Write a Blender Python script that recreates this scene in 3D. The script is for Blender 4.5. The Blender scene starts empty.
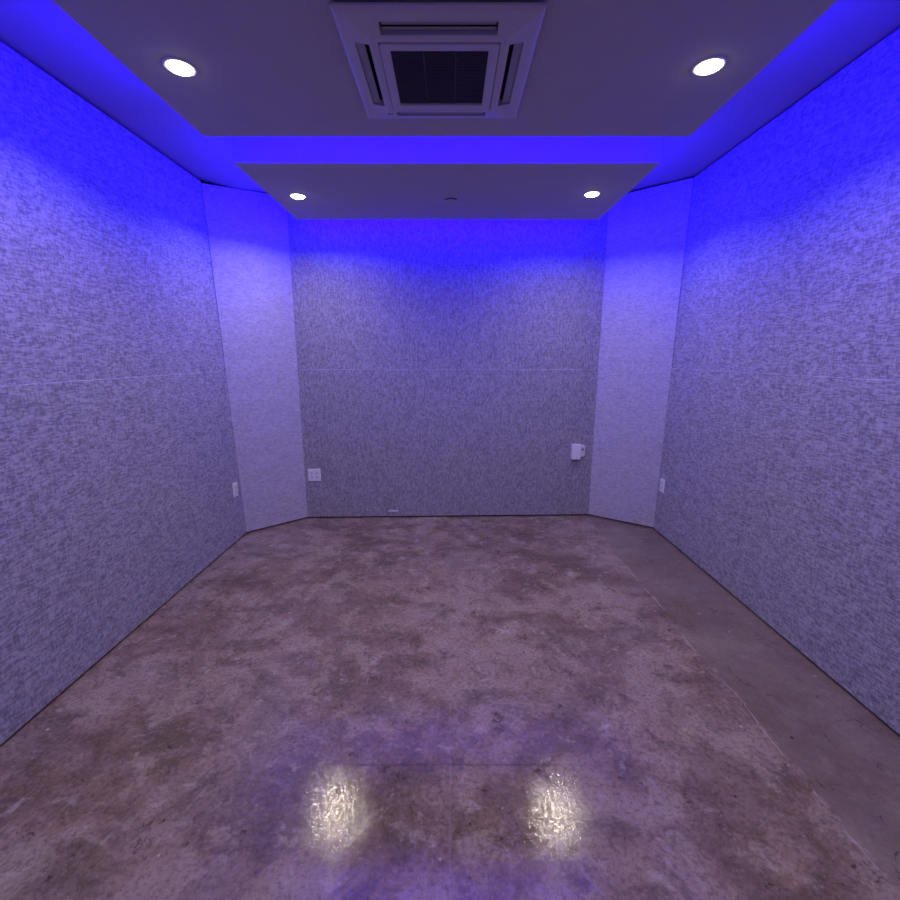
import bpy, bmesh, math
from mathutils import Vector, Matrix

S = bpy.context.scene
COL = S.collection
S.view_settings.view_transform = 'Standard'
S.view_settings.look = 'None'
S.view_settings.gamma = 1.0
S.view_settings.use_curve_mapping = False
S.view_settings.exposure = 0.0

EYE = 1.50            # camera height
H = 2.787             # soffit of the structural ceiling
PB = 2.560            # underside of the dropped panels
PT = 2.710            # top of the dropped panels

# ------------------------------------------------------------------ helpers
def link(name, bm, mats, parent=None, smooth=False):
    me = bpy.data.meshes.new(name)
    bmesh.ops.recalc_face_normals(bm, faces=bm.faces)
    bm.to_mesh(me); bm.free()
    for m in (mats if isinstance(mats, (list, tuple)) else [mats]):
        me.materials.append(m)
    if smooth:
        for p in me.polygons:
            p.use_smooth = True
    o = bpy.data.objects.new(name, me)
    COL.objects.link(o)
    if parent:
        o.parent = parent
    return o

def empty(name, loc, rz=0.0):
    o = bpy.data.objects.new(name, None)
    o.location = loc
    o.rotation_euler = (0, 0, rz)
    o.empty_display_size = 0.05
    COL.objects.link(o)
    return o

def tag(o, label=None, cat=None, group=None, kind=None):
    if label: o['label'] = label
    if cat: o['category'] = cat
    if group: o['group'] = group
    if kind: o['kind'] = kind
    return o

def box(bm, x0, x1, y0, y1, z0, z1, bev=0.0, mi=0, seg=2):
    r = bmesh.ops.create_cube(bm, size=1.0)
    vs = r['verts']
    for v in vs:
        v.co = Vector(((x0 + x1) / 2 + v.co.x * (x1 - x0), (y0 + y1) / 2 + v.co.y * (y1 - y0), (z0 + z1) / 2 + v.co.z * (z1 - z0)))
    fs = set(f for v in vs for f in v.link_faces)
    for f in fs: f.material_index = mi
    if bev > 0:
        es = list(set(e for v in vs for e in v.link_edges))
        r = bmesh.ops.bevel(bm, geom=es, offset=bev, segments=seg, affect='EDGES', profile=0.5)
        for f in r['faces']: f.material_index = mi
    return bm

def new_box(*a, **k):
    return box(bmesh.new(), *a, **k)

def lathe(bm, prof, n=48, mi=0):
    """prof: list of (r, z); surface of revolution about z"""
    rings = []
    for r, z in prof:
        if r < 1e-6:
            rings.append([bm.verts.new((0, 0, z))])
        else:
            rings.append([bm.verts.new((r * math.cos(2 * math.pi * i / n), r * math.sin(2 * math.pi * i / n), z)) for i in range(n)])
    for a, b in zip(rings[:-1], rings[1:]):
        for i in range(n):
            j = (i + 1) % n
            if len(a) == 1 and len(b) == 1: continue
            if len(a) == 1: f = bm.faces.new((a[0], b[i], b[j]))
            elif len(b) == 1: f = bm.faces.new((a[i], a[j], b[0]))
            else: f = bm.faces.new((a[i], a[j], b[j], b[i]))
            f.material_index = mi
    return bm

def rings_loft(bm, loops, close_last=True, mi=0):
    R = [[bm.verts.new(p) for p in lp] for lp in loops]
    for a, b in zip(R[:-1], R[1:]):
        n = len(a)
        for i in range(n):
            j = (i + 1) % n
            bm.faces.new((a[i], a[j], b[j], b[i])).material_index = mi
    if close_last:
        bm.faces.new(R[-1]).material_index = mi
    return R

def rrect(hx, hy, r, z, cx=0.0, cy=0.0, n=6):
    pts = []
    for sx, sy, a0 in ((1, 1, 0), (-1, 1, 90), (-1, -1, 180), (1, -1, 270)):
        for k in range(n + 1):
            a = math.radians(a0 + 90.0 * k / n)
            pts.append((cx + sx * (hx - r) + r * math.cos(a), cy + sy * (hy - r) + r * math.sin(a), z))
    return pts

# ------------------------------------------------------------------ node helpers
class NT:
    def __init__(self, name):
        self.m = bpy.data.materials.new(name)
        self.m.use_nodes = True
        self.t = self.m.node_tree
        self.t.nodes.clear()
        self.out = self.t.nodes.new('ShaderNodeOutputMaterial')
    def n(self, typ, **kw):
        nd = self.t.nodes.new(typ)
        for k, v in kw.items():
            setattr(nd, k, v)
        return nd
    def l(self, a, b):
        self.t.links.new(a, b)
    def setv(self, sock, v):
        if isinstance(v, bpy.types.NodeSocket): self.l(v, sock)
        else: sock.default_value = v
    def math(self, op, a, b=None, c=None, clamp=False):
        nd = self.n('ShaderNodeMath', operation=op, use_clamp=clamp)
        self.setv(nd.inputs[0], a)
        if b is not None: self.setv(nd.inputs[1], b)
        if c is not None: self.setv(nd.inputs[2], c)
        return nd.outputs[0]
    def mapping(self, vec, scale=(1, 1, 1), rot=(0, 0, 0), loc=(0, 0, 0)):
        nd = self.n('ShaderNodeMapping')
        self.l(vec, nd.inputs['Vector'])
        nd.inputs['Scale'].default_value = scale
        nd.inputs['Rotation'].default_value = rot
        nd.inputs['Location'].default_value = loc
        return nd.outputs[0]
    def noise(self, vec, scale, detail=2.0, rough=0.5, dist=0.0, typ='FBM'):
        nd = self.n('ShaderNodeTexNoise')
        nd.noise_type = typ
        self.l(vec, nd.inputs['Vector'])
        nd.inputs['Scale'].default_value = scale
        nd.inputs['Detail'].default_value = detail
        nd.inputs['Roughness'].default_value = rough
        nd.inputs['Distortion'].default_value = dist
        return nd.outputs['Fac'] if 'Fac' in nd.outputs else nd.outputs[0]
    def ramp(self, fac, stops, interp='LINEAR'):
        nd = self.n('ShaderNodeValToRGB')
        nd.color_ramp.interpolation = interp
        els = nd.color_ramp.elements
        while len(els) < len(stops): els.new(0.5)
        for e, (p, c) in zip(els, stops):
            e.position = p
            e.color = (c, c, c, 1) if isinstance(c, (int, float)) else (*c, 1)
        self.l(fac, nd.inputs[0])
        return nd.outputs[0]
    def step(self, v, a, b):
        nd = self.n('ShaderNodeMapRange', interpolation_type='SMOOTHSTEP')
        self.setv(nd.inputs[0], v)
        nd.inputs[1].default_value = a; nd.inputs[2].default_value = b
        nd.inputs[3].default_value = 0; nd.inputs[4].default_value = 1
        return nd.outputs[0]
    def mix(self, fac, a, b, blend='MIX'):
        nd = self.n('ShaderNodeMix', data_type='RGBA', blend_type=blend)
        self.setv(nd.inputs[0], fac)
        for s, v in ((nd.inputs[6], a), (nd.inputs[7], b)):
            if isinstance(v, bpy.types.NodeSocket): self.l(v, s)
            else: s.default_value = (*v, 1)
        return nd.outputs[2]
    def bsdf(self, color, rough=0.5, spec=0.5, normal=None, metallic=0.0, sheen=0.0, coat=0.0, coat_rough=0.1):
        b = self.n('ShaderNodeBsdfPrincipled')
        if isinstance(color, bpy.types.NodeSocket): self.l(color, b.inputs['Base Color'])
        else: b.inputs['Base Color'].default_value = (*color, 1)
        self.setv(b.inputs['Roughness'], rough)
        self.setv(b.inputs['Specular IOR Level'], spec)
        b.inputs['Metallic'].default_value = metallic
        b.inputs['Sheen Weight'].default_value = sheen
        self.setv(b.inputs['Coat Weight'], coat)
        self.setv(b.inputs['Coat Roughness'], coat_rough)
        if normal is not None: self.l(normal, b.inputs['Normal'])
        self.l(b.outputs[0], self.out.inputs[0])
        return b
    def bump(self, h, strength=0.2, dist=0.002, normal=None):
        nd = self.n('ShaderNodeBump')
        nd.inputs['Strength'].default_value = strength
        nd.inputs['Distance'].default_value = dist
        self.l(h, nd.inputs['Height'])
        if normal is not None: self.l(normal, nd.inputs['Normal'])
        return nd.outputs[0]

def plain(name, color, rough=0.5, spec=0.5, var=0.06, scale=30.0, bump=0.0):
    t = NT(name)
    tc = t.n('ShaderNodeTexCoord').outputs['Object']
    f = t.noise(tc, scale, 4.0, 0.6)
    c = t.ramp(f, [(0.3, tuple(x * (1 - var) for x in color)), (0.7, tuple(min(1, x * (1 + var)) for x in color))])
    nrm = t.bump(f, bump, 0.002) if bump else None
    t.bsdf(c, rough, spec, nrm)
    return t.m

def glow(name, color, strength):
    t = NT(name)
    e = t.n('ShaderNodeEmission')
    e.inputs[0].default_value = (*color, 1)
    e.inputs[1].default_value = strength
    t.l(e.outputs[0], t.out.inputs[0])
    return t.m

# ------------------------------------------------------------------ materials
def fabric(name, dark, light, vertical=False, contrast=1.0):
    """woven wall cloth: short slub dashes lying along the cloth, crossed by finer ones"""
    t = NT(name)
    uv = t.n('ShaderNodeTexCoord').outputs['UV']
    sp = t.n('ShaderNodeSeparateXYZ'); t.l(uv, sp.inputs[0])
    U, V = (sp.outputs[1], sp.outputs[0]) if vertical else (sp.outputs[0], sp.outputs[1])
    def slubs(along, across, ln, wd, seed):
        """random tone per thread dash: dashes of length ln in rows of width wd, each row shifted"""
        row = t.math('FLOOR', t.math('DIVIDE', across, wd))
        w1 = t.n('ShaderNodeTexWhiteNoise', noise_dimensions='2D')
        cb = t.n('ShaderNodeCombineXYZ'); t.l(row, cb.inputs[0]); cb.inputs[1].default_value = seed
        t.l(cb.outputs[0], w1.inputs['Vector'])
        cell = t.math('FLOOR', t.math('ADD', t.math('DIVIDE', along, ln), t.math('MULTIPLY', w1.outputs['Value'], 7.0)))
        w2 = t.n('ShaderNodeTexWhiteNoise', noise_dimensions='3D')
        cc = t.n('ShaderNodeCombineXYZ'); t.l(row, cc.inputs[0]); t.l(cell, cc.inputs[1]); cc.inputs[2].default_value = seed
        t.l(cc.outputs[0], w2.inputs['Vector'])
        return w2.outputs['Value']
    h1 = slubs(U, V, 0.028, 0.0062, 1.0)
    h2 = slubs(U, V, 0.011, 0.0062, 2.0)
    v1 = slubs(V, U, 0.020, 0.0080, 3.0)
    fine = t.noise(t.mapping(uv, (260, 260, 1)), 1.0, 2.0, 0.6)
    big = t.noise(t.mapping(uv, (9, 14, 1), (0, 0, 0), (1.3, 0.2, 0)), 1.0, 3.0, 0.6)
    s = t.math('ADD', t.math('MULTIPLY', h1, 0.40), t.math('MULTIPLY', h2, 0.18))
    s = t.math('ADD', s, t.math('MULTIPLY', v1, 0.27))
    s = t.math('ADD', s, t.math('MULTIPLY', fine, 0.15))
    s = t.math('ADD', s, t.math('MULTIPLY', t.math('SUBTRACT', big, 0.5), 0.25))
    c = t.ramp(s, [(0.24, dark), (0.76, light)])
    n = t.bump(s, 0.30 * contrast, 0.0015)
    t.bsdf(c, 0.95, 0.1, n, sheen=0.12)
    return t.m

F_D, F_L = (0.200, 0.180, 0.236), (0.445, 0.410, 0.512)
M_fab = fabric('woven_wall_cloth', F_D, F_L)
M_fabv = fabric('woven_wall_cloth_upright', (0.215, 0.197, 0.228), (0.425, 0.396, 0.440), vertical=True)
M_fabc = fabric('woven_wall_cloth_corner_lit', (0.39, 0.355, 0.42), (0.56, 0.52, 0.60), contrast=0.6)  # same cloth, lightened: nap and brighter corner light painted into the colour
M_black = plain('black_reveal', (0.006, 0.006, 0.007), 0.9, 0.1)
M_ceil = plain('ceiling_paint', (0.31, 0.275, 0.28), 0.9, 0.2, 0.03, 6.0, 0.02)
M_panel = plain('dropped_panel_paint', (0.44, 0.43, 0.44), 0.85, 0.2, 0.025, 5.0, 0.03)
M_plastic = plain('white_plastic', (0.78, 0.78, 0.80), 0.38, 0.45, 0.02)
M_acplastic = plain('unit_plastic', (0.50, 0.48, 0.50), 0.45, 0.4, 0.02)
M_louver = plain('louver_plastic', (0.30, 0.29, 0.31), 0.5, 0.35, 0.02)
M_recess = plain('dark_recess', (0.008, 0.008, 0.010), 0.8, 0.1)
M_grille = plain('grille_plastic', (0.055, 0.05, 0.062), 0.6, 0.25, 0.05)
M_slot = plain('socket_slot', (0.02, 0.02, 0.025), 0.6, 0.2)
M_face = plain('socket_plastic', (0.70, 0.70, 0.73), 0.35, 0.45, 0.02)
M_metal = plain('painted_screw', (0.55, 0.55, 0.57), 0.4, 0.5, 0.02)
M_trim = plain('lamp_trim', (0.80, 0.79, 0.77), 0.4, 0.4, 0.02)
M_lens = glow('lamp_lens', (1.0, 0.93, 0.80), 20.0)
M_led = glow('blue_led', (0.009, 0.0, 1.0), 385.0)
M_dot = glow('pilot_lamp', (0.9, 0.95, 1.0), 3.0)
M_pale = plain('pale_strip', (0.72, 0.71, 0.74), 0.6, 0.3, 0.03)

def floor_mat():
    t = NT('stained_concrete')
    g = t.n('ShaderNodeTexCoord').outputs['Object']
    sep = t.n('ShaderNodeSeparateXYZ'); t.l(g, sep.inputs[0])
    X, Y = sep.outputs[0], sep.outputs[1]
    # broad mottling of the acid stain
    n1 = t.noise(t.mapping(g, (1, 1, 1), (0, 0, 0.5)), 1.5, 11.0, 0.70, 0.35)
    n2 = t.noise(t.mapping(g, (0.8, 1.7, 1), (0, 0, -0.7), (4, 2, 0)), 2.6, 10.0, 0.68, 0.5)
    n3 = t.noise(t.mapping(g, (1, 1, 1), (0, 0, 0), (9, 1, 0)), 9.0, 9.0, 0.72, 0.3)
    n4 = t.noise(t.mapping(g, (1, 1, 1), (0, 0, 0), (2, 8, 0)), 60.0, 5.0, 0.75)
    rust = (0.266, 0.170, 0.140); dark = (0.112, 0.078, 0.062); mauve = (0.335, 0.244, 0.222); pale = (0.47, 0.39, 0.36)
    c = t.ramp(n1, [(0.38, (0.158, 0.110, 0.086)), (0.47, rust), (0.55, mauve), (0.66, (0.250, 0.182, 0.160))])
    c = t.mix(t.math('MULTIPLY', t.step(n2, 0.50, 0.64), 0.60), c, dark)
    c = t.mix(t.math('MULTIPLY', t.step(n2, 0.47, 0.36), 0.45), c, mauve)
    n6 = t.noise(t.mapping(g, (1, 1.3, 1), (0, 0, 0.8), (6, 3, 0)), 2.1, 12.0, 0.62, 0.8)
    n7 = t.noise(t.mapping(g, (1.2, 1, 1), (0, 0, 0.2), (1, 9, 0)), 4.6, 12.0, 0.68, 0.5)
    c = t.mix(t.math('MULTIPLY', t.step(n6, 0.515, 0.535), 0.30), c, (0.120, 0.082, 0.075))
    c = t.mix(t.math('MULTIPLY', t.step(n7, 0.545, 0.60), 0.42), c, dark)
    c = t.mix(t.math('MULTIPLY', t.step(n7, 0.445, 0.39), 0.50), c, (0.38, 0.31, 0.26))
    c = t.mix(t.math('MULTIPLY', t.step(n3, 0.55, 0.68), 0.65), c, pale)
    c = t.mix(t.math('MULTIPLY', t.step(n3, 0.46, 0.35), 0.65), c, dark)
    c = t.mix(t.math('MULTIPLY', t.step(n4, 0.51, 0.38), 0.45), c, (0.07, 0.045, 0.04))
    c = t.mix(t.math('MULTIPLY', t.step(n4, 0.56, 0.68), 0.36), c, pale)
    # smoother grey band along the right wall, behind a ragged old edge
    wob = t.math('MULTIPLY', t.math('SUBTRACT', t.noise(g, 2.2, 9.0, 0.62), 0.5), 0.16)
    xe = t.math('ADD', X, wob)
    band = t.step(xe, 1.285, 1.305)
    grey = t.ramp(t.noise(g, 2.2, 5.0, 0.55, 0.6), [(0.35, (0.165, 0.118, 0.096)), (0.65, (0.222, 0.180, 0.152))])
    c = t.mix(t.math('MULTIPLY', band, 0.72), c, grey)
    edge = t.math('MULTIPLY', t.step(t.math('ABSOLUTE', t.math('SUBTRACT', xe, 1.283)), 0.0045, 0.001),
                  t.step(t.noise(g, 9.0, 4.0, 0.6), 0.49, 0.58))
    c = t.mix(t.math('MULTIPLY', edge, 0.6), c, (0.46, 0.42, 0.40))
    # saw cuts
    wx = t.math('MULTIPLY', t.math('SUBTRACT', t.noise(g, 6.0, 3.0), 0.5), 0.010)
    cut1 = t.math('MULTIPLY', t.step(t.math('ABSOLUTE', t.math('ADD', X, wx)), 0.006, 0.001), t.step(t.math('MULTIPLY', Y, -1.0), -1.9, -1.6))
    cut2 = t.math('MULTIPLY', t.step(t.math('ABSOLUTE', t.math('SUBTRACT', t.math('ADD', Y, wx), 1.41)), 0.008, 0.002),
                  t.step(t.math('ABSOLUTE', X), 0.50, 0.30))
    c = t.mix(t.math('MULTIPLY', cut1, 0.20), c, (0.34, 0.29, 0.30))
    c = t.mix(t.math('MULTIPLY', cut2, 0.35), c, (0.04, 0.03, 0.03))
    # pits, specks of paint, thin scratches
    vo = t.n('ShaderNodeTexVoronoi'); t.l(g, vo.inputs['Vector']); vo.inputs['Scale'].default_value = 13.0
    sel = t.n('ShaderNodeSeparateColor'); t.l(vo.outputs['Color'], sel.inputs[0])
    pit = t.math('MULTIPLY', t.step(t.math('DIVIDE', vo.outputs['Distance'], t.math('ADD', sel.outputs[1], 0.15)), 0.10, 0.05), t.step(sel.outputs[0], 0.70, 0.72))
    c = t.mix(t.math('MULTIPLY', pit, 0.85), c, (0.02, 0.014, 0.014))
    vo2 = t.n('ShaderNodeTexVoronoi'); t.l(t.mapping(g, (1, 1, 1), (0, 0, 0.4), (5, 5, 0)), vo2.inputs['Vector']); vo2.inputs['Scale'].default_value = 16.0
    sel2 = t.n('ShaderNodeSeparateColor'); t.l(vo2.outputs['Color'], sel2.inputs[0])
    spk = t.math('MULTIPLY', t.step(t.math('DIVIDE', vo2.outputs['Distance'], t.math('ADD', sel2.outputs[1], 0.1)), 0.13, 0.06), t.step(sel2.outputs[0], 0.72, 0.74))
    c = t.mix(t.math('MULTIPLY', spk, 0.7), c, (0.55, 0.50, 0.50))
    sc = t.noise(t.mapping(g, (2.0, 60, 1), (0, 0, 0.9)), 1.0, 3.0, 0.6, 0.4)
    sc2 = t.noise(t.mapping(g, (60, 2.4, 1), (0, 0, 0.35), (2, 2, 0)), 1.0, 3.0, 0.6, 0.4)
    scr = t.math('MAXIMUM', t.step(sc, 0.70, 0.78), t.step(sc2, 0.71, 0.79))
    c = t.mix(t.math('MULTIPLY', scr, 0.45), c, (0.45, 0.40, 0.40))
    # crackle
    cr = t.n('ShaderNodeTexVoronoi', feature='DISTANCE_TO_EDGE')
    dv = t.n('ShaderNodeVectorMath', operation='ADD')
    t.l(g, dv.inputs[0])
    nn = t.n('ShaderNodeTexNoise'); t.l(g, nn.inputs['Vector']); nn.inputs['Scale'].default_value = 5.0; nn.inputs['Detail'].default_value = 5.0
    sv = t.n('ShaderNodeVectorMath', operation='SCALE'); t.l(nn.outputs['Color'], sv.inputs[0]); sv.inputs[3].default_value = 0.35
    t.l(sv.outputs[0], dv.inputs[1])
    t.l(dv.outputs[0], cr.inputs['Vector']); cr.inputs['Scale'].default_value = 5.0
    crk = t.math('MULTIPLY', t.step(cr.outputs['Distance'], 0.016, 0.003), t.step(n3, 0.48, 0.40))
    c = t.mix(t.math('MULTIPLY', crk, 0.7), c, (0.03, 0.02, 0.022))
    # gloss and relief
    r = t.math('ADD', 0.060, t.math('MULTIPLY', t.math('SUBTRACT', n3, 0.3, clamp=True), 0.13))
    r = t.math('ADD', r, t.math('MULTIPLY', t.step(n2, 0.5, 0.65), 0.04))
    n5 = t.noise(g, 150.0, 3.0, 0.65)
    hgt = t.math('ADD', t.math('ADD', t.math('MULTIPLY', n5, 0.45), t.math('MULTIPLY', n4, 0.6)), t.math('MULTIPLY', n3, 1.0))
    hgt = t.math('SUBTRACT', hgt, t.math('MULTIPLY', t.math('ADD', pit, crk), 0.8))
    nb = t.bump(hgt, 0.15, 0.003)
    n8 = t.noise(t.mapping(g, (1.0, 0.6, 1), (0, 0, 0.3)), 95.0, 2.0, 0.6, 0.6)
    sp = t.math('MULTIPLY', t.math('ADD', 0.10, t.math('MULTIPLY', t.step(n8, 0.40, 0.60), 0.70)), t.math('SUBTRACT', 1.0, t.math('MULTIPLY', t.math('MAXIMUM', crk, pit), 0.9)))
    t.bsdf(c, r, sp, nb)
    return t.m
M_floor = floor_mat()

# ------------------------------------------------------------------ room shell
PLAN = [(-1.755, -0.45), (-1.755, 3.656), (-1.343, 4.028), (1.330, 4.102), (1.802, 3.764), (1.802, -0.45)]
SIDES = ['left', 'back_left', 'back', 'back_right', 'right', 'rear']

def offset(d):
    out = []
    n = len(PLAN)
    for i in range(n):
        p, a, b = Vector(PLAN[i]), Vector(PLAN[i - 1]), Vector(PLAN[(i + 1) % n])
        e1, e2 = (p - a).normalized(), (b - p).normalized()
        n1, n2 = Vector((-e1.y, e1.x)), Vector((-e2.y, e2.x))   # outward for this winding (clockwise)
        k = (n1 + n2).normalized()
        out.append(p + k * (d / k.dot(n1)))
    return out

P0, P1, P2, P3 = [Vector(p) for p in PLAN], offset(0.006), offset(0.032), offset(0.10)
SEAM = {'left': 1.385, 'back': 1.383, 'right': 1.402, 'rear': 1.39}

TOP_Z = [2.725, 2.725, 2.806, 2.812, 2.812, 2.805]   # the structural ceiling runs out of level: height at each corner of the plan
TOP_Y = {1: 3.495, 4: 3.680}   # plan y of the front edge of each corner panel at its top: these panels are a little out of plumb

def wall_strip(name, i, prof, mat):
    """prof: closed list of (plan, z), swept from corner i to corner i+1 with UVs in metres"""
    j = (i + 1) % len(PLAN)
    bm = bmesh.new()
    uvl = bm.loops.layers.uv.new('UVMap')
    org, d = P0[i], (P0[j] - P0[i]).normalized()
    def pt(pl, c, z):
        x, y = pl[c]
        if z > 2.6: z += TOP_Z[c] - H
        if c in TOP_Y: y += (TOP_Y[c] - P0[c].y) * z / 2.75
        return bm.verts.new((x, y, z))
    fine = []
    for (pl, z), (pl2, z2) in zip(prof, prof[1:] + prof[:1]):
        fine.append((pl, z))
        if pl is pl2 and abs(z2 - z) > 1.0:
            fine += [(pl, z + (z2 - z) * q / 10.0) for q in range(1, 10)]
    a = [pt(pl, i, z) for pl, z in fine]
    b = [pt(pl, j, z) for pl, z in fine]
    n = len(fine)
    for k in range(n):
        m = (k + 1) % n
        bm.faces.new((a[k], b[k], b[m], a[m]))
    bm.faces.new(a); bm.faces.new(list(reversed(b)))
    for f in bm.faces:
        for lp in f.loops:
            q = lp.vert.co
            lp[uvl].uv = ((Vector((q.x, q.y)) - org).dot(d) + 7.3 * i, q.z + (11.7 if f.calc_center_median().z > SEAM.get(SIDES[i], 9) + 0.01 else 0.0))
    return tag(link(name, bm, mat), kind='structure')

GAP_B, GAP_T = 0.014, 0.018
for i, s in enumerate(SIDES):
    GAP_T = 0.030 if s == 'back_left' else 0.018
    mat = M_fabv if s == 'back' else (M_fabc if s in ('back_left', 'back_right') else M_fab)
    if s in ('back_left', 'back_right'):
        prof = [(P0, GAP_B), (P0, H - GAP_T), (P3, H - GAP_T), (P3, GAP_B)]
    else:
        prof = [(P0, GAP_B), (P0, SEAM[s] - 0.002), (P1, SEAM[s] + 0.001), (P1, H - GAP_T), (P3, H - GAP_T), (P3, GAP_B)]
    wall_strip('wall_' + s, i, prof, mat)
    wall_strip('baseboard_' + s, i, [(P2, 0.0), (P2, GAP_B), (P3, GAP_B), (P3, 0.0)], M_black)
    wall_strip('trim_%d' % (i + 1), i, [(P2, H - GAP_T), (P2, H), (P3, H), (P3, H - GAP_T)], M_black)

def slab(name, z0, z1, mat):
    bm = bmesh.new()
    up = z0 > 1
    lo = [bm.verts.new((*p, z0 + (TOP_Z[k] - H if up else 0))) for k, p in enumerate(P3)]
    hi = [bm.verts.new((*p, z1 + (TOP_Z[k] - H if up else 0))) for k, p in enumerate(P3)]
    n = len(lo)
    for k in range(n):
        bm.faces.new((lo[k], lo[(k + 1) % n], hi[(k + 1) % n], hi[k]))
    for q in (lo, hi):
        bm.faces.new((q[0], q[1], q[4], q[5])); bm.faces.new((q[1], q[2], q[4])); bm.faces.new((q[2], q[3], q[4]))
    return tag(link(name, bm, mat), kind='structure')
slab('floor', -0.12, 0.0, M_floor)
slab('ceiling', H, H + 0.12, M_ceil)

# ------------------------------------------------------------------ dropped ceiling panels with blue light tape on their side and rear faces
PX0, PX1 = -1.216, 1.186
def ceiling_panel(y0, y1, label, added_front_tape=False):
    root = link('dropped_ceiling_panel', new_box(PX0, PX1, y0, y1, PB, PT, bev=0.006), M_panel)
    tag(root, label, 'ceiling panel', 'dropped ceiling panels', 'thing')
    z0, th = PB + 0.012, 0.003
    runs = [(PX0 - th, PX0, y0 + .02, y1 - .02, z0, (-1, 0)), (PX1, PX1 + th, y0 + .02, y1 - .02, z0, (1, 0)),
            (PX0 + .02, PX1 - .02, y1, y1 + th, z0, (0, 1))]
    if added_front_tape:                       # added unseen tape high on the front face, to brighten the panel gap
        runs.append((PX0 + .02, PX1 - .02, y0 - th, y0, PT - 0.012, (0, -1)))
    for (xa, xb, ya, yb, z0, face) in runs:
        z1 = z0 + (0.012 if face[1] > -1 else 0.004)
        bm = new_box(xa, xb, ya, yb, z0, z1)
        bm.normal_update()
        for f in bm.faces:
            f.material_index = 1 if (f.normal.x * face[0] + f.normal.y * face[1]) > 0.9 else 0
        o = link('led_strip', bm, [M_plastic, M_led], root)
        o['label'] = 'blue glowing light tape'
    return root
ceiling_panel(2.800, 3.884, 'white dropped ceiling panel with two downlights in front of the back wall', True)
ceiling_panel(0.000, 2.494, 'large white dropped ceiling panel around the air conditioning cassette')

# ------------------------------------------------------------------ downlights
LAMP_W = 7.3
def downlight(x, y, label):
    root = empty('recessed_downlight', (x, y, PB))
    tag(root, label, 'downlight', 'recessed downlights', 'thing')
    bm = lathe(bmesh.new(), [(0.058, 0.001), (0.058, -0.002), (0.055, -0.004), (0.049, -0.004), (0.045, -0.003), (0.044, 0.001)])
    link('trim_ring', bm, M_trim, root, True)
    bm = lathe(bmesh.new(), [(0.044, 0.0), (0.042, -0.006), (0.036, -0.010), (0.020, -0.013), (0.0, -0.014)])
    o = link('lens', bm, M_lens, root, True)
    o['label'] = 'glowing warm white lens'
    li = bpy.data.lights.new('lamp_beam', 'AREA')
    li.shape = 'DISK'; li.size = 0.085
    li.energy = LAMP_W
    li.color = (1.0, 0.88, 0.70)
    li.spread = math.radians(152)
    lo = bpy.data.objects.new('lamp_beam', li)
    lo.location = (0, 0, -0.016)
    lo.parent = root
    COL.objects.link(lo)
    return root
downlight(-1.012, 1.945, 'glowing round downlight left of the air conditioning cassette')
downlight(0.967, 1.938, 'glowing round downlight right of the air conditioning cassette')
downlight(-1.029, 3.333, 'glowing round downlight in the far panel, by the left back corner')
downlight(0.949, 3.294, 'glowing round downlight in the far panel, by the right back corner')
downlight(-1.012, 0.550, 'glowing round downlight overhead near the entrance, beside the left wall')
downlight(0.967, 0.550, 'glowing round downlight overhead near the entrance, beside the right wall')

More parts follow.
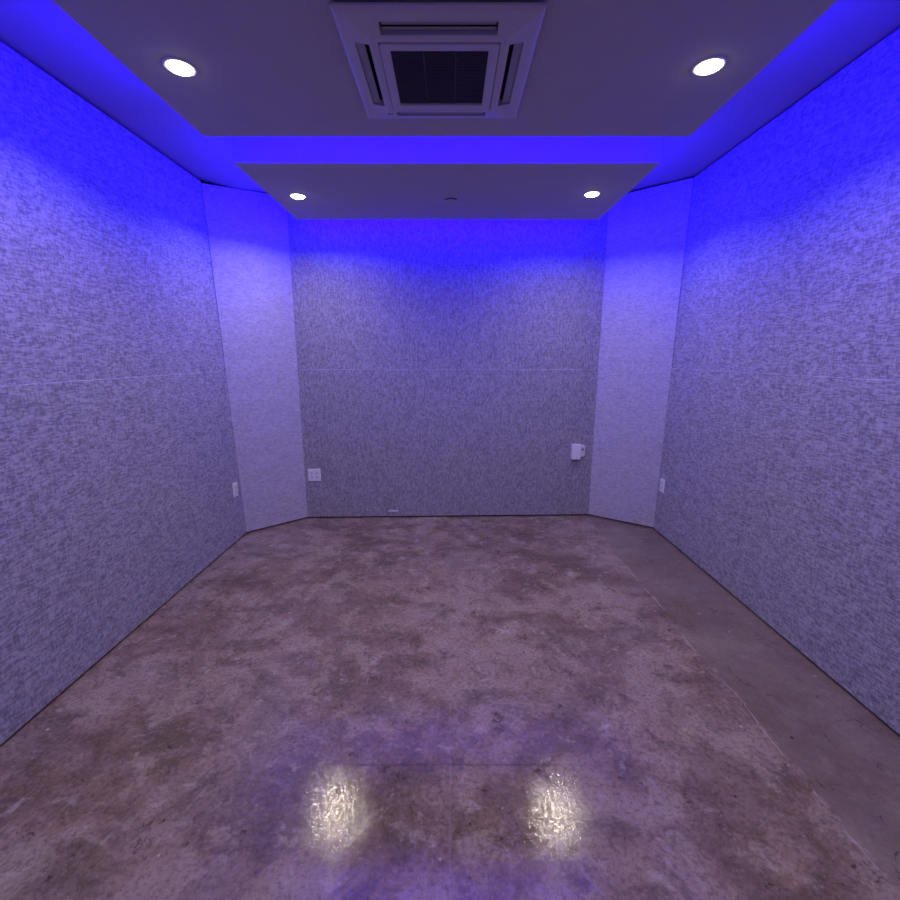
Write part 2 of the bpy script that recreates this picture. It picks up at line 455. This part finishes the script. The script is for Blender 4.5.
# ------------------------------------------------------------------ cassette air conditioner
AX, AY = -0.036, 1.946
def cassette():
    root = empty('air_conditioner', (AX, AY, PB))
    tag(root, 'square white ceiling cassette air conditioner with dark central grille', 'air conditioner', kind='thing')
    HO, HI, HG = 0.331, 0.225, 0.205
    ZO, ZI = -0.022, -0.040
    # four-sided bezel, sloping down to the middle, built of strips that leave the outlets open
    def zat(d):            # height of the bezel face at distance d from the centre
        if d >= HI: return ZI + (ZO - ZI) * (d - HI) / (HO - HI)
        return ZI
    S0, S1, SL = 0.236, 0.284, 0.190     # outlet: inner and outer distance, half length
    bm = bmesh.new()
    cuts = sorted(set([0.0, SL, HG, HI, S0, S1, HO - 0.012, HO]))
    axis = sorted(set([-c for c in cuts] + cuts))
    V = {}
    def vert(x, y):
        k = (round(x, 5), round(y, 5))
        if k not in V: V[k] = bm.verts.new((x, y, zat(max(abs(x), abs(y))) + (0.006 if max(abs(x), abs(y)) > HO - 1e-6 else 0)))
        return V[k]
    for xa, xb in zip(axis[:-1], axis[1:]):
        for ya, yb in zip(axis[:-1], axis[1:]):
            cx, cy = abs(xa + xb) / 2, abs(ya + yb) / 2
            if max(cx, cy) < HG: continue
            if (S0 < cx < S1 and cy < SL) or (S0 < cy < S1 and cx < SL): continue
            q = (vert(xa, ya), vert(xb, ya), vert(xb, yb), vert(xa, yb))
            if abs(cx - cy) > 1e-6:
                bm.faces.new(q)
            elif (xa + xb) * (ya + yb) > 0:          # mitre along the diagonal
                bm.faces.new((q[0], q[1], q[2])); bm.faces.new((q[0], q[2], q[3]))
            else:
                bm.faces.new((q[0], q[1], q[3])); bm.faces.new((q[1], q[2], q[3]))
    # outer skirt
    edge = [e for e in bm.edges if e.is_boundary and all(max(abs(v.co.x), abs(v.co.y)) > HO - 1e-4 for v in e.verts)]
    r = bmesh.ops.extrude_edge_only(bm, edges=edge)
    for v in [g for g in r['geom'] if isinstance(g, bmesh.types.BMVert)]:
        v.co.z = -0.009
    # lips into the openings
    edge = [e for e in bm.edges if e.is_boundary and all(max(abs(v.co.x), abs(v.co.y)) < HO - 0.02 for v in e.verts)]
    r = bmesh.ops.extrude_edge_only(bm, edges=edge)
    for v in [g for g in r['geom'] if isinstance(g, bmesh.types.BMVert)]:
        v.co.z = -0.010
    link('bezel', bm, M_acplastic, root)
    o = link('shadow_gap_slab', new_box(-HO + .012, HO - .012, -HO + .012, HO - .012, -0.0095, 0.0), M_recess, root); o['label'] = 'dark shadow gap'  # near-black slab paints in the shade between bezel and panel
    # outlets: dark throat and two vanes each
    for k in range(4):
        R = Matrix.Rotation(k * math.pi / 2, 4, 'Z')
        bm = new_box(-SL, SL, -S1 - .004, -S0 + .004, -0.013, -0.010)
        bm.transform(R)
        o = link('outlet_throat', bm, M_recess, root); o['label'] = 'dark air outlet'
        bm = bmesh.new()
        def vane(y0, z0, y1, z1, th):
            vs = [bm.verts.new(p) for p in ((-SL + .006, y0, z0), (SL - .006, y0, z0), (SL - .006, y1, z1), (-SL + .006, y1, z1))]
            f = bm.faces.new(vs)
            rr = bmesh.ops.extrude_face_region(bm, geom=[f])
            for v in [g for g in rr['geom'] if isinstance(g, bmesh.types.BMVert)]:
                v.co.z += th
        if k == 0:
            vane(-0.273, -0.0235, -0.264, -0.0255, 0.0015)
            vane(-0.255, -0.0265, -0.247, -0.029, 0.0015)
        else:
            vane(-0.283, -0.0245, -0.253, -0.029, 0.002)
        bm.transform(R)
        link('louver', bm, M_louver, root)
    # intake: frame, dark filter, fine grille
    bm = bmesh.new()
    g1, g2 = HG - 0.003, 0.168
    rings_loft(bm, [rrect(g1, g1, 0.012, -0.034), rrect(g1, g1, 0.012, -0.043), rrect(g1 - .003, g1 - .003, 0.010, -0.045),
                    rrect(g2 + .003, g2 + .003, 0.005, -0.045), rrect(g2, g2, 0.004, -0.043), rrect(g2, g2, 0.004, -0.020)], close_last=False)
    fr = link('intake_frame', bm, M_acplastic, root)
    bm = new_box(-0.170, 0.170, -0.170, 0.170, -0.026, -0.020)
    o = link('filter', bm, M_recess, root); o['label'] = 'dark filter'
    bm = bmesh.new()
    n = 40
    for k in range(1, n):
        y = -0.168 + 0.336 * k / n
        box(bm, -0.168, 0.168, y - .0016, y + .0016, -0.040, -0.034)
    for x in (-0.168 / 3, 0.168 / 3):
        box(bm, x - .002, x + .002, -0.168, 0.168, -0.041, -0.033)
    o = link('intake_grille', bm, M_grille, root); o['label'] = 'dark slatted grille'
    bm = lathe(bmesh.new(), [(0.003, 0.002), (0.003, -0.001), (0.0, -0.002)], 12)
    bm.transform(Matrix.Translation((-0.205, 0.258, zat(0.258) - 0.001)))
    o = link('pilot_lamp', bm, M_dot, root); o['label'] = 'tiny white indicator lamp'
    bm = new_box(-0.235, -0.185, 0.250, 0.266, zat(0.258) - 0.0025, zat(0.258) + 0.004, bev=0.002)
    link('receiver_window', bm, M_louver, root)
cassette()

# ------------------------------------------------------------------ concealed sprinkler cover
sp = empty('ceiling_sprinkler_cover', (0.005, 3.41, PB))
tag(sp, 'small round white cover plate in the middle of the far ceiling panel', 'sprinkler cover', kind='thing')
link('cover_plate', lathe(bmesh.new(), [(0.0, -0.003), (0.036, -0.003), (0.040, -0.006), (0.040, -0.009), (0.037, -0.010), (0.0, -0.011)]), M_panel, sp)
link('shadow_ring', lathe(bmesh.new(), [(0.0, 0.001), (0.042, 0.001), (0.042, -0.003), (0.0, -0.003)]), M_slot, sp)

# ------------------------------------------------------------------ things on the walls
def on_wall(name, i, x=None, y=None, z=0.4):
    """an Empty on wall i, local +x along the wall, local -y out into the room"""
    j = (i + 1) % len(PLAN)
    d = (P0[j] - P0[i]).normalized()
    if x is not None: t = (x - P0[i].x) / d.x
    else: t = (y - P0[i].y) / d.y
    p = P0[i] + d * t
    return empty(name, (p.x, p.y, z), math.atan2(d.y, d.x))

def socket_plate(root, gangs, w, h):
    bm = bmesh.new()
    rings_loft(bm, [[(x, -z, y) for x, y, z in rrect(w / 2, h / 2, 0.004, 0.0)], [(x, -z, y) for x, y, z in rrect(w / 2, h / 2, 0.004, 0.004)],
                    [(x, -z, y) for x, y, z in rrect(w / 2 - .003, h / 2 - .003, 0.003, 0.0065)]])
    link('cover_plate', bm, M_plastic, root)
    for g in range(gangs):
        cx = (g - (gangs - 1) / 2) * 0.046
        for s in (-1, 1):
            cz = s * 0.0195
            bm = bmesh.new()
            rings_loft(bm, [[(x + cx, -z, y + cz) for x, y, z in rrect(0.0165, 0.014, 0.006, 0.0060)],
                            [(x + cx, -z, y + cz) for x, y, z in rrect(0.0165, 0.014, 0.006, 0.0080)]])
            rc = link('receptacle', bm, M_face, root)
            bm = bmesh.new()
            box(bm, cx - .0075, cx - .0050, -.0085, -.0078, cz - .002, cz + .008)
            box(bm, cx + .0050, cx + .0075, -.0085, -.0078, cz - .001, cz + .007)
            box(bm, cx - .0025, cx + .0025, -.0085, -.0078, cz - .009, cz - .004, bev=.0003)
            link('socket_holes', bm, M_slot, rc)
        bm = lathe(bmesh.new(), [(0.003, 0.0), (0.003, 0.001), (0.0, 0.0015)], 12)
        bm.transform(Matrix.Translation((cx, -0.0063, 0)) @ Matrix.Rotation(math.pi / 2, 4, 'X'))
        link('screw', bm, M_metal, root)

o = on_wall('power_outlet', 0, y=3.53, z=0.432)
tag(o, 'narrow white outlet plate low on the left wall by the corner', 'power outlet', 'wall outlets', 'thing'); socket_plate(o, 1, 0.072, 0.117)
o = on_wall('power_outlet', 2, x=-1.254, z=0.422)
tag(o, 'square double white outlet plate low on the back wall', 'power outlet', 'wall outlets', 'thing'); socket_plate(o, 2, 0.116, 0.117)
o = on_wall('power_outlet', 4, y=3.672, z=0.424)
tag(o, 'narrow white outlet plate low on the right wall by the corner', 'power outlet', 'wall outlets', 'thing'); socket_plate(o, 1, 0.072, 0.117)

cb = on_wall('control_box', 2, x=1.165, z=0.632)
tag(cb, 'white upright control box with side plate on the back wall', 'control box', kind='thing')
link('housing', new_box(-0.041, 0.041, -0.042, 0.0, -0.070, 0.070, bev=0.003, seg=2), M_plastic, cb)
bm = bmesh.new()
rings_loft(bm, [[(x, -z, y) for x, y, z in rrect(0.021, 0.056, 0.020, 0.0, 0.068, 0.004)], [(x, -z, y) for x, y, z in rrect(0.021, 0.056, 0.020, 0.010, 0.068, 0.004)],
                [(x, -z, y) for x, y, z in rrect(0.018, 0.053, 0.017, 0.013, 0.068, 0.004)]])
side = link('side_plate', bm, M_face, cb)
bm = lathe(bmesh.new(), [(0.009, 0.0), (0.009, 0.002), (0.0, 0.002)], 20)
bm.transform(Matrix.Translation((0.066, -0.0125, 0.020)) @ Matrix.Rotation(math.pi / 2, 4, 'X'))
k = link('hole', bm, M_slot, side); k['label'] = 'small black hole'

st = on_wall('wall_clip', 2, x=-0.535, z=0.066)
tag(st, 'short pale strip just above the floor on the back wall', 'strip', kind='thing')
bm = new_box(-0.045, 0.045, -0.006, 0.0, -0.007, 0.007, bev=0.002)
link('strip', bm, M_pale, st)

# ------------------------------------------------------------------ world (sealed room) and camera
w = bpy.data.worlds.new('World'); S.world = w
w.use_nodes = True
w.node_tree.nodes['Background'].inputs[0].default_value = (0.0, 0.0, 0.0, 1)
w.node_tree.nodes['Background'].inputs[1].default_value = 0.0

cam = bpy.data.cameras.new('camera')
cam.sensor_width = 36.0
cam.lens = 18.0
cam.clip_start = 0.02
co = bpy.data.objects.new('camera', cam)
co.location = (0, 0, EYE)
co.rotation_euler = (math.radians(90 - 11.8), 0, 0)
COL.objects.link(co)
S.camera = co
S.cycles.max_bounces = 12
S.cycles.diffuse_bounces = 8
S.cycles.sample_clamp_indirect = 6.0
